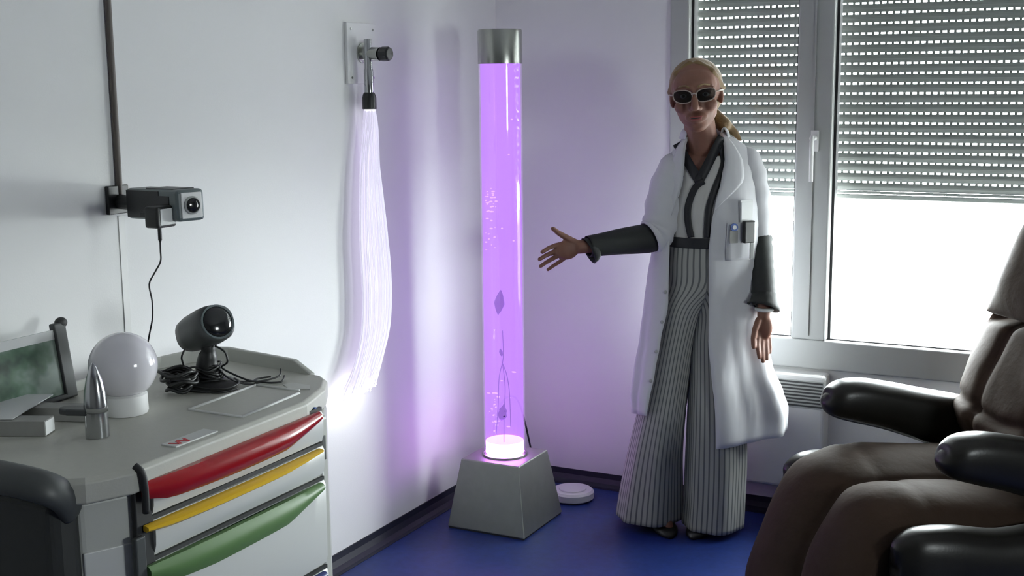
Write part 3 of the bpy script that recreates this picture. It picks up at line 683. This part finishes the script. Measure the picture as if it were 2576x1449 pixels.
# head (its own frame: face towards -y)
hd.ell((0,.014,.022),(.071,.090,.084)); hd.ell((0,-.022,-.040),(.058,.064,.074)); hd.ell((0,-.030,.030),(.062,.055,.055))
hd.ell((0,-.055,-.098),(.027,.024,.020)); hd.capsule((-.040,.0,-.066),(-.012,-.055,-.098),.015,.016); hd.capsule((.040,.0,-.066),(.012,-.055,-.098),.015,.016)
for s in (-1, 1):
    hd.ell((.037*s,-.058,-.034),(.024,.022,.022)); hd.ell((.0115*s,-.096,-.040),(.0085,.011,.008))
    hd.ell((.0665*s,.012,-.010),(.0085,.019,.031),Euler((-.2,0,.35*s))); hd.capsule((.012*s,-.083,.024),(.048*s,-.068,.020),.0085,.008)
    hd.ell((.031*s,-.072,.004),(.016,.010,.0095))
hd.capsule((0,-.086,.014),(0,-.107,-.034),.0085,.0115); hd.ell((0,-.108,-.037),(.011,.010,.009))
hd.ell((0,-.090,-.064),(.021,.0085,.0052)); hd.ell((0,-.087,-.074),(.018,.0085,.0062)); hd.ell((0,-.078,-.068),(.032,.016,.018))
hd.v = [V((p.x*1.13, p.y, p.z)) for p in hd.v]; hd.xf(HM); bd.add(hd.v, hd.f)
neck0 = HM @ V((0,.018,-.07))
bd.capsule(neck0, P3(.036,-.01,1.33), .050, .055)
bd.ell(P3(.052,-.012,1.235),(.115,.062,.10)); bd.ell(P3(.05,-.012,1.10),(.105,.062,.15)); bd.ell(P3(.05,-.02,.93),(.110,.075,.13))
bd.capsule(P3(.036,-.01,1.31),P3(-.035,-.015,1.262),.036,.034); bd.capsule(P3(.036,-.01,1.31),P3(.155,-.02,1.275),.036,.034)
# arm held out to the side
bd.capsule(P3(-.050,-.01,1.245),P3(-.125,.01,1.035),.036,.036); bd.capsule(P3(-.125,.01,1.035),P3(-.335,.085,1.018),.037,.024)
bd.capsule(P3(-.335,.085,1.018),P3(-.372,.095,1.016),.024,.023)
bd.ell(P3(-.412,.105,1.009),(.040,.017,.033),Euler((0,-.15,.25)))
def finger(pts, r0=.0088, r1=.0070):
    for i in range(len(pts)-1):
        t0, t1 = i/(len(pts)-1), (i+1)/(len(pts)-1)
        bd.capsule(P3(*pts[i]), P3(*pts[i+1]), r0+(r1-r0)*t0, r0+(r1-r0)*t1, 10)
finger([(-.385,.100,1.030),(-.415,.112,1.048),(-.440,.122,1.064),(-.459,.128,1.080)], .0125,.0078)   # thumb
finger([(-.425,.108,1.028),(-.448,.114,1.025),(-.472,.126,1.018),(-.494,.136,1.006)])                # index
finger([(-.428,.106,1.013),(-.456,.110,1.003),(-.482,.116,.992),(-.503,.126,.981)], .0090,.0070)     # middle
finger([(-.424,.104,.998),(-.450,.104,.985),(-.476,.106,.971),(-.499,.114,.957)], .0086,.0068)       # ring
finger([(-.414,.102,.987),(-.434,.096,.970),(-.456,.094,.956),(-.475,.098,.943)], .0078,.0062)       # little
# arm hanging down
bd.capsule(P3(.172,-.02,1.24),P3(.226,-.010,1.03),.034,.030); bd.capsule(P3(.226,-.010,1.03),P3(0.231,0.082,0.816),.030,.023)
bd.capsule(P3(0.231,0.082,0.816),P3(0.230,0.086,0.781),.023,.023); bd.ell(P3(0.229,0.090,0.744),(.030,.018,.043),Euler((0,.1,-.35)))
finger([(0.210,0.098,0.768),(0.197,0.108,0.738),(0.191,0.114,0.710),(0.192,0.116,0.684)], .0125,.0078)           # thumb
finger([(0.210,0.098,0.722),(0.207,0.104,0.696),(0.208,0.110,0.672),(0.212,0.110,0.648)])                        # index
finger([(0.223,0.092,0.712),(0.222,0.098,0.684),(0.223,0.104,0.657),(0.226,0.104,0.633)], .0090,.0070)           # middle
finger([(0.236,0.086,0.714),(0.238,0.091,0.687),(0.239,0.097,0.662),(0.240,0.098,0.640)], .0086,.0068)           # ring
finger([(0.247,0.080,0.722),(0.251,0.083,0.698),(0.252,0.088,0.678),(0.251,0.090,0.660)], .0078,.0062)          # little
# legs and feet
for s, hip, knee, ank, toe in ((0,(.0,-.03,.86),(-.07,-.02,.47),(-.095,-.13,.075),(-.065,-.015,.030)), (1,(.115,-.03,.86),(.105,.0,.47),(.105,-.09,.075),(.035,.0,.030))):
    bd.capsule(P3(*hip),P3(*knee),.072,.048); bd.capsule(P3(*knee),P3(*ank),.048,.032); bd.capsule(P3(*ank),P3(*toe),.033,.020)
body_o = obj('body', bd, M['skin'], ps, smooth=True)
md = body_o.modifiers.new('remesh','REMESH'); md.mode = 'VOXEL'; md.voxel_size = .0034; md.use_smooth_shade = True
md = body_o.modifiers.new('smooth','SMOOTH'); md.factor = .5; md.iterations = 4
body_o['label'] = 'bare face, neck and hands'
for s in (-1, 1):
    e = obj('eye', MB().ell((.035*s,-.0745,.002),(.0122,.0095,.0078)).xf(HM), M['eye'], ps, smooth=True)
    obj('iris', MB().ell((.035*s,-.0825,.002),(.0052,.0028,.0052)).xf(HM), M['iris'], e, smooth=True)
    obj('eyebrow', MB().tube(spline([(.013*s,-.093,.027),(.030*s,-.088,.034),(.049*s,-.072,.029)],4), .0028, 6).xf(HM), M['hair'], ps, smooth=True)
obj('mouth_gap', MB().ell((0,-.0955,-.069),(.0165,.0035,.0026)).xf(HM), M['dark'], ps, smooth=True)
obj('lips', MB().ell((0,-.0935,-.0655),(.0215,.0050,.0040)).ell((0,-.0925,-.0725),(.0185,.0055,.0045)).xf(HM), M['lip'], ps, smooth=True)
# hair drawn back into a tail over the shoulder
hr = MB(); hr.ell((0,.030,.030),(.0865,.088,.083)); hr.ell((0,.047,-.015),(.082,.070,.070))
for s in (-1, 1): hr.capsule((.058*s,-.020,.066),(.082*s,.020,.010),.011,.012); hr.capsule((.012*s,-.018,.099),(.058*s,-.018,.068),.010,.011)
hr.capsule((0,.100,-.03),(.02,.125,-.06),.028,.026)
hr.xf(HM)
tail = [HM @ V((.02,.125,-.06)), HM @ V((.075,.085,-.115)), P3(.118,-.055,1.398), P3(.150,-.045,1.366), P3(.165,-.035,1.345)]
for a, b, q0, q1 in zip(tail, tail[1:], (.026,.026,.020,.012), (.026,.020,.012,.005)): hr.capsule(a, b, q0, q1)
ho = obj('hair', hr, M['hair'], ps, smooth=True)
md = ho.modifiers.new('remesh','REMESH'); md.mode = 'VOXEL'; md.voxel_size = .004; md.use_smooth_shade = True
md = ho.modifiers.new('smooth','SMOOTH'); md.factor = .5; md.iterations = 4
# spectacles
sp = link('spectacles', None, ps); sp.matrix_local = HM
fm = MB()
for s in (-1, 1):
    lp = []
    for k in range(28):
        a = 2*PI*k/28; x = .0360*s+.0300*sign_pow(math.cos(a),.75)*(1+.05*math.sin(a)); z = .001+.0200*sign_pow(math.sin(a),.8)+.003*math.cos(a)*s
        lp.append((x, -.100+.35*abs(x)**1.35, z))
    fm.tube(lp+lp[:2], .0019, 8)
    obj('lens', MB().add([(x,y+.0005,z) for x, y, z in lp], [list(range(28))]), M['lens'], sp)
    fm.tube([(.065*s,-.091,.008),(.075*s,-.078,.008),(.0835*s,-.03,.006),(.0855*s,.012,.002),(.084*s,.03,-.016)], .0024, 8)
fm.tube(spline([(-.008,-.1,.006),(0,-.104,.009),(.008,-.1,.006)],4), .0025, 8)
obj('spectacle_frame', fm, M['specs'], sp, smooth=True)

# lab coat ------------------------------------------------------
CT = [ # z, left outline, left front edge, right front edge, right outline, front depth, back depth
 (1.372,-.012,.000,.088,.100,.040,-.085),(1.352,-.030,-.018,.093,.142,.055,-.090),(1.328,-.053,-.026,.096,.178,.066,-.095),(1.289,-.074,-.030,.097,.200,.078,-.100),
 (1.225,-.088,-.036,.084,.214,.092,-.105),(1.147,-.098,-.056,.064,.222,.100,-.108),(1.081,-.108,-.074,.052,.228,.104,-.112),(1.0,-.124,-.078,.045,.232,.104,-.120),
 (.896,-.139,-.080,.047,.240,.104,-.130),(.815,-.147,-.081,.048,.246,.106,-.138),(.694,-.159,-.104,.047,.256,.110,-.150),(.585,-.176,-.122,.058,.285,.112,-.165),
 (.489,-.188,-.140,.070,.325,.112,-.185),(.44,-.182,-.147,.074,.342,.110,-.190),(.33,-.170,-.150,.079,.340,.106,-.190)]
def coat_pt(z, s, off=0.0):
    """s: 0 = right front edge, round the back, 1 = left front edge"""
    aL, al, ar, aR, bf, bb = lerp_table(CT, z); ac = (aL+aR)/2; W = (aR-aL)/2
    t0 = math.asin(max(-1,min(1,(ar-ac)/W))); t1 = math.asin(max(-1,min(1,(al-ac)/W)))
    th = t0+(2*PI+t1-t0)*s
    low = max(0, min(1, (1.0-z)/.55))
    fold = .014*low*math.sin(7*th+1.0)+.006*low*math.sin(15*th)
    if s < .06 or s > .94: fold *= .3
    D = bf if math.cos(th) > 0 else -bb
    return P3(ac+(W+off+fold*.6)*math.sin(th), -.012+(D+off+fold)*math.cos(th), z)
def coat_hem(s): # the hem hangs higher on the left panel than at the right front
    if s < .25: return .335+.04*(s/.25)
    if s < .6: return .375+.04*((s-.25)/.35)
    return .415+.022*((s-.6)/.4)
NS = 72
zt = [1.372-(1.372)*k/46 for k in range(47)]
rg = []
for k in range(52):
    row = []
    for j in range(NS+1):
        s = j/NS; zb = coat_hem(s); z = 1.372+(zb-1.372)*(k/51); row.append(coat_pt(z, s))
    rg.append(row)
cm = MB().loft(rg, False)
def sleeve(pts, rad, n=22):
    m = spline([(*p, r) for p, r in zip(pts, rad)], 5); path = [P3(*p[:3]) for p in m]
    cm.tube(path, [p[3]*(1+.05*math.sin(i*1.7)) for i, p in enumerate(m)], n, cap=False)
sleeve([(-.012,-.020,1.290),(-.052,-.014,1.258),(-.082,-.006,1.17),(-.098,.004,1.085),(-.116,.012,1.048),(-.140,.022,1.034)], [.030,.052,.060,.060,.058,.055])
sleeve([(.135,-.020,1.305),(.176,-.018,1.275),(.200,-.022,1.20),(.214,-.024,1.11),(.220,-.020,1.04),(.222,-.016,.985)], [.030,.052,.054,.053,.052,.053])
coat = obj('lab_coat', cm, M['coat'], ps, smooth=True, solid=.003, fix=False)
def strip(s0, s1, z0, z1, off, n=14, m=6, w=lambda t: 1):
    return MB().loft([[coat_pt(z0+(z1-z0)*k/n, s0+(s1-s0)*w(k/n)*j/m, off) for j in range(m+1)] for k in range(n+1)], False)
obj('lapel', strip(0,.095,1.372,1.13,.007,w=lambda t: .45+.55*math.sin(min(1,t*1.35)*PI*.62) if t < .62 else max(.02,(1-t)/.38)), M['coat'], coat, smooth=True, solid=.003)
obj('lapel', strip(1,.915,1.360,1.11,.007,w=lambda t: .45+.55*math.sin(min(1,t*1.35)*PI*.62) if t < .62 else max(.02,(1-t)/.38)), M['coat'], coat, smooth=True, solid=.003)
obj('collar', MB().loft([[coat_pt(1.372,.02+.96*j/40,o)+V((0,0,h)) for j in range(41)] for o, h in ((0,-.006),(.004,.012),(.010,.018),(.020,.004),(.026,-.018))], False), M['coat'], coat, smooth=True, solid=.003)
obj('breast_pocket', strip(.055,.165,1.088,.965,.006), M['coat'], coat, smooth=True, solid=.002)
for z in (.86,.76,.66,.56): obj('button', MB().ell(coat_pt(z,.992,.004),(.006,.004,.006),n=10,m=6), M['frame'], coat, smooth=True)

# blouse
def ring_ab(ac, bc, ra, rf, rb, z, n=40): 
    return [P3(ac+ra*math.sin(t), bc+(rf if math.cos(t) > 0 else rb)*math.cos(t), z) for t in [2*PI*k/n for k in range(n)]]
BT = [(1.30,.045,.075,.058,.07),(1.25,.048,.10,.070,.08),(1.20,.05,.112,.080,.085),(1.12,.05,.118,.088,.088),(1.05,.045,.116,.086,.088),(1.01,.042,.115,.084,.09)]
bl = MB()
rows = spline([(z,ac,ra,rf,rb) for z,ac,ra,rf,rb in BT], 5)
full = []
for z,ac,ra,rf,rb in rows:                # the neckline opens in a deep V
    row = ring_ab(ac,-.005,ra,rf,rb,z)
    full.append(row)
bl.loft(full, True)
# cut the V: drop faces above the V line in front
def keep(f):
    c = sum((bl.v[i] for i in f), V())/len(f); a, b, z = c.x, -c.y, c.z
    if b < .02: return True
    return z < 1.222+abs(a-.014)*1.9
bl.f = [f for f in bl.f if keep(f)]
blouse = obj('blouse', bl, M['blouse'], ps, smooth=True, solid=.002)
fr_b = lambda a, z: -.005+lerp_table(BT,z)[2]*math.sqrt(max(0,1-((a-lerp_table(BT,z)[0])/lerp_table(BT,z)[1])**2))
def band(pts, w, name, out=.005):
    pts = spline(pts, 6); l, r = [], []
    for i, (a, z) in enumerate(pts):
        p, q = pts[max(i-1,0)], pts[min(i+1,len(pts)-1)]; t = V((q[0]-p[0], q[1]-p[1])).normalized()
        nx, nz = -t.y*w/2, t.x*w/2
        l.append(P3(a+nx, fr_b(a+nx,z+nz)+out, z+nz)); r.append(P3(a-nx, fr_b(a-nx,z-nz)+out, z-nz))
    return obj(name, MB().loft([l, r], False), M['blacksatin'], blouse, smooth=True, solid=.003)
band([(.086,1.335),(.098,1.29),(.088,1.25),(.060,1.185),(.044,1.13),(.040,1.075),(.040,1.04)], .022, 'black_trim')
band([(.030,1.222),(.012,1.212),(-.004,1.19),(-.020,1.14),(-.020,1.09),(-.010,1.04)], .020, 'black_trim')
band([(-.050,1.340),(-.022,1.288),(.014,1.220)], .028, 'black_collar'); band([(.012,1.220),(.050,1.288),(.090,1.362)], .030, 'black_collar')
band([(-.040,1.24),(-.052,1.19),(-.064,1.12),(-.066,1.04)], .016, 'black_trim')
sv = MB(); 
pth = [(-.095,.004,1.062),(-.128,.012,1.034),(-.17,.026,1.030),(-.24,.052,1.026),(-.30,.073,1.020),(-.345,.090,1.016)]
sv.tube([P3(*p) for p in spline(pth,5)], [r for (r,) in spline([(.044,),(.046,),(.046,),(.041,),(.036,),(.034,)],5)], 20, cap=False)
obj('sleeve', sv, M['sleeve'], ps, smooth=True, solid=.003, label='black sleeve on the outstretched arm')
cf = MB().tube([P3(-.325,.082,1.016),P3(-.336,.087,1.006),P3(-.344,.090,1.002)], [(.036,.034),(.043,.036),(.046,.037)], 20, cap=False)
obj('cuff', cf, M['sleeve'], ps, smooth=True, solid=.003)
sv = MB(); pth = [(.222,-.018,1.08),(.226,-.008,1.02),(.229,.026,.945),(.231,.056,.876),(.231,.074,.835),(.231,.082,.816)]
sv.tube([P3(*p) for p in spline(pth,5)], [r*(1+.03*math.sin(9*i)) for i,(r,) in enumerate(spline([(.042,),(.042,),(.040,),(.039,),(.038,),(.036,)],5))], 20, cap=False)
obj('sleeve', sv, M['sleeve'], ps, smooth=True, solid=.003, label='charcoal sleeve on the hanging arm')
cf = MB().tube([P3(.231,.068,.850),P3(.231,.076,.830),P3(.229,.083,.815),P3(.227,.085,.809)], [.039,.043,.050,.054], 20, cap=False)
obj('cuff', cf, M['sleeve'], ps, smooth=True, solid=.003)
obj('bracelet', MB().tube([P3(.231+.0262*math.cos(a),.083+.0262*math.sin(a),.803) for a in [2*PI*k/24 for k in range(25)]], .006, 8), M['paper'], ps, smooth=True)
# trousers
def leg_rows(tab): return spline(tab, 5)
tm_ = MB()
LL = [(1.03,.045,-.01,.118,.088),(.96,.045,-.012,.124,.094),(.88,.040,-.015,.122,.098),(.80,-.018,-.018,.080,.088),(.69,-.045,-.022,.070,.078),(.55,-.068,-.028,.072,.078),(.434,-.086,-.040,.078,.084),(.28,-.104,-.070,.090,.096),(.141,-.113,-.095,.104,.110),(.035,-.118,-.112,.113,.120)]
RL = [(1.02,.045,-.01,.116,.086),(.96,.045,-.012,.122,.092),(.88,.060,-.012,.112,.096),(.80,.085,-.010,.084,.088),(.69,.082,-.006,.080,.080),(.55,.088,-.004,.086,.082),(.434,.094,-.008,.094,.088),(.28,.098,-.020,.100,.096),(.141,.097,-.032,.100,.104),(.026,.094,-.042,.102,.110)]
for T in (LL, RL):
    rg = []
    for z,ac,bc_,ra,rb in leg_rows(T):
        lw = max(0,min(1,(.8-z)/.6))
        rg.append([P3(ac+(ra+.005*lw*math.sin(6*t))*math.sin(t), bc_+(rb+.006*lw*math.sin(5*t+1))*math.cos(t), z) for t in [2*PI*k/64 for k in range(64)]])
    tm_.loft(rg, True, uvs=True)
tro = obj('trousers', tm_, M['stripe'], ps, smooth=True, solid=.002, fix=False)
obj('belt', MB().loft([ring_ab(.045,-.008,.121,.094,.094,z) for z in (1.004,1.008,1.034,1.038)], True), M['blacksatin'], ps, smooth=True, solid=.003)
def shoe(heel, toe):
    h, t = V(heel), V(toe); d_ = (t-h); L_ = d_.length; d_ = d_.normalized(); s_ = V((-d_.y,d_.x,0)); rg = []
    for u, w, hh in ((0,.012,.02),(.03,.030,.055),(.2,.034,.070),(.4,.033,.062),(.6,.040,.046),(.8,.040,.034),(.93,.028,.026),(1.0,.008,.014)):
        c = h+d_*L_*u; rg.append([c+s_*(w*math.cos(a))+V((0,0,max(.0015,hh*.5+hh*.5*sign_pow(math.sin(a),.7)))) for a in [2*PI*k/20 for k in range(20)]])
    return obj('shoe', MB().loft(rg, True, True, True), M['shoe'], ps, smooth=True)
shoe(P3(-.105,-.185,0), P3(-.060,.035,0)); shoe(P3(.125,-.150,0), P3(.010,.045,0))

# things in the breast pocket
pz = lambda z, s, o: ps.matrix_basis @ coat_pt(z, s, o)
ps_m = Matrix.Translation(ps.location) @ Matrix.Rotation(ps.rotation_euler.z, 4, 'Z')
def on_coat(name, label, cat, z, s, off):
    c = ps_m @ coat_pt(z, s, off); e = ps_m @ coat_pt(z, s+.01, off)
    t = thing(name, label, cat, c, math.atan2(e.y-c.y, e.x-c.x)); return t
t = on_coat('phone_pouch', 'black pouch with a hanging strap clipped to the coat breast pocket', 'pouch', 1.058, .128, .020)
obj('pouch_body', MB().box((-.022,-.009,-.036),(.022,.008,.036)), M['black'], t, bevel=0.005)
obj('pouch_strap', MB().prism([(.004,-.006),(.018,-.006),(.018,-.002),(.004,-.002)], -.088, -.03), M['grey'], t, bevel=0.001)
t = on_coat('name_badge', 'small blue and white badge beside the black pouch on the coat', 'badge', 1.075, .074, .014)
obj('badge_clip', MB().lathe((0,-.002,0), [(.001,0),(.0125,0),(.0125,.006),(.001,.006)], 20, (0,-1,0)), M['bluebadge'], t, auto=40)
obj('badge_face', MB().lathe((0,-.0082,0), [(.001,0),(.007,0),(.007,.001),(.001,.001)], 16, (0,-1,0)), M['paper'], t)
obj('badge_card', MB().box((-.014,-.004,-.052),(.014,-.001,-.010)), M['cardgrey'], t, bevel=0.001)
t = on_coat('folded_note', 'folded pale paper sticking out of the coat breast pocket', 'paper', 1.125, .122, .011)
obj('note_sheet', MB().box((-.024,-.002,-.035),(.024,0,.035)).box((-.022,-.0035,-.035),(.02,-.002,.028)), M['paper'], t)

# ------------------------------------------------------------------ light
w = bpy.data.worlds.new('sky'); scene.world = w; w.use_nodes = True
bg = w.node_tree.nodes['Background']; bg.inputs[0].default_value = (0.93,0.97,1.0,1); bg.inputs[1].default_value = 56.0
pd_ = bpy.data.lights.new('window_portal','AREA'); pd_.shape = 'RECTANGLE'; pd_.size = W1-W0; pd_.size_y = S1-S0; pd_.cycles.is_portal = True
po = link('window_portal', pd_); po.location = ((W0+W1)/2, WT+.005, (S0+S1)/2); po.rotation_euler = (math.radians(-90),0,0)
p2_ = bpy.data.lights.new('window_portal','AREA'); p2_.shape = 'RECTANGLE'; p2_.size = D1-D0; p2_.size_y = B1-B0; p2_.cycles.is_portal = True
po2 = link('window_portal', p2_); po2.location = (XR+.205, (B0+B1)/2, (D0+D1)/2); po2.rotation_euler = (0, math.radians(90), 0)
vs = scene.view_settings; vs.view_transform = 'Standard'; vs.look = 'None'; vs.gamma = 1; vs.use_curve_mapping = False; vs.exposure = 0
cy = scene.cycles
cy.max_bounces = 10; cy.diffuse_bounces = 6; cy.transparent_max_bounces = 24; cy.sample_clamp_indirect = 8; cy.use_denoising = True
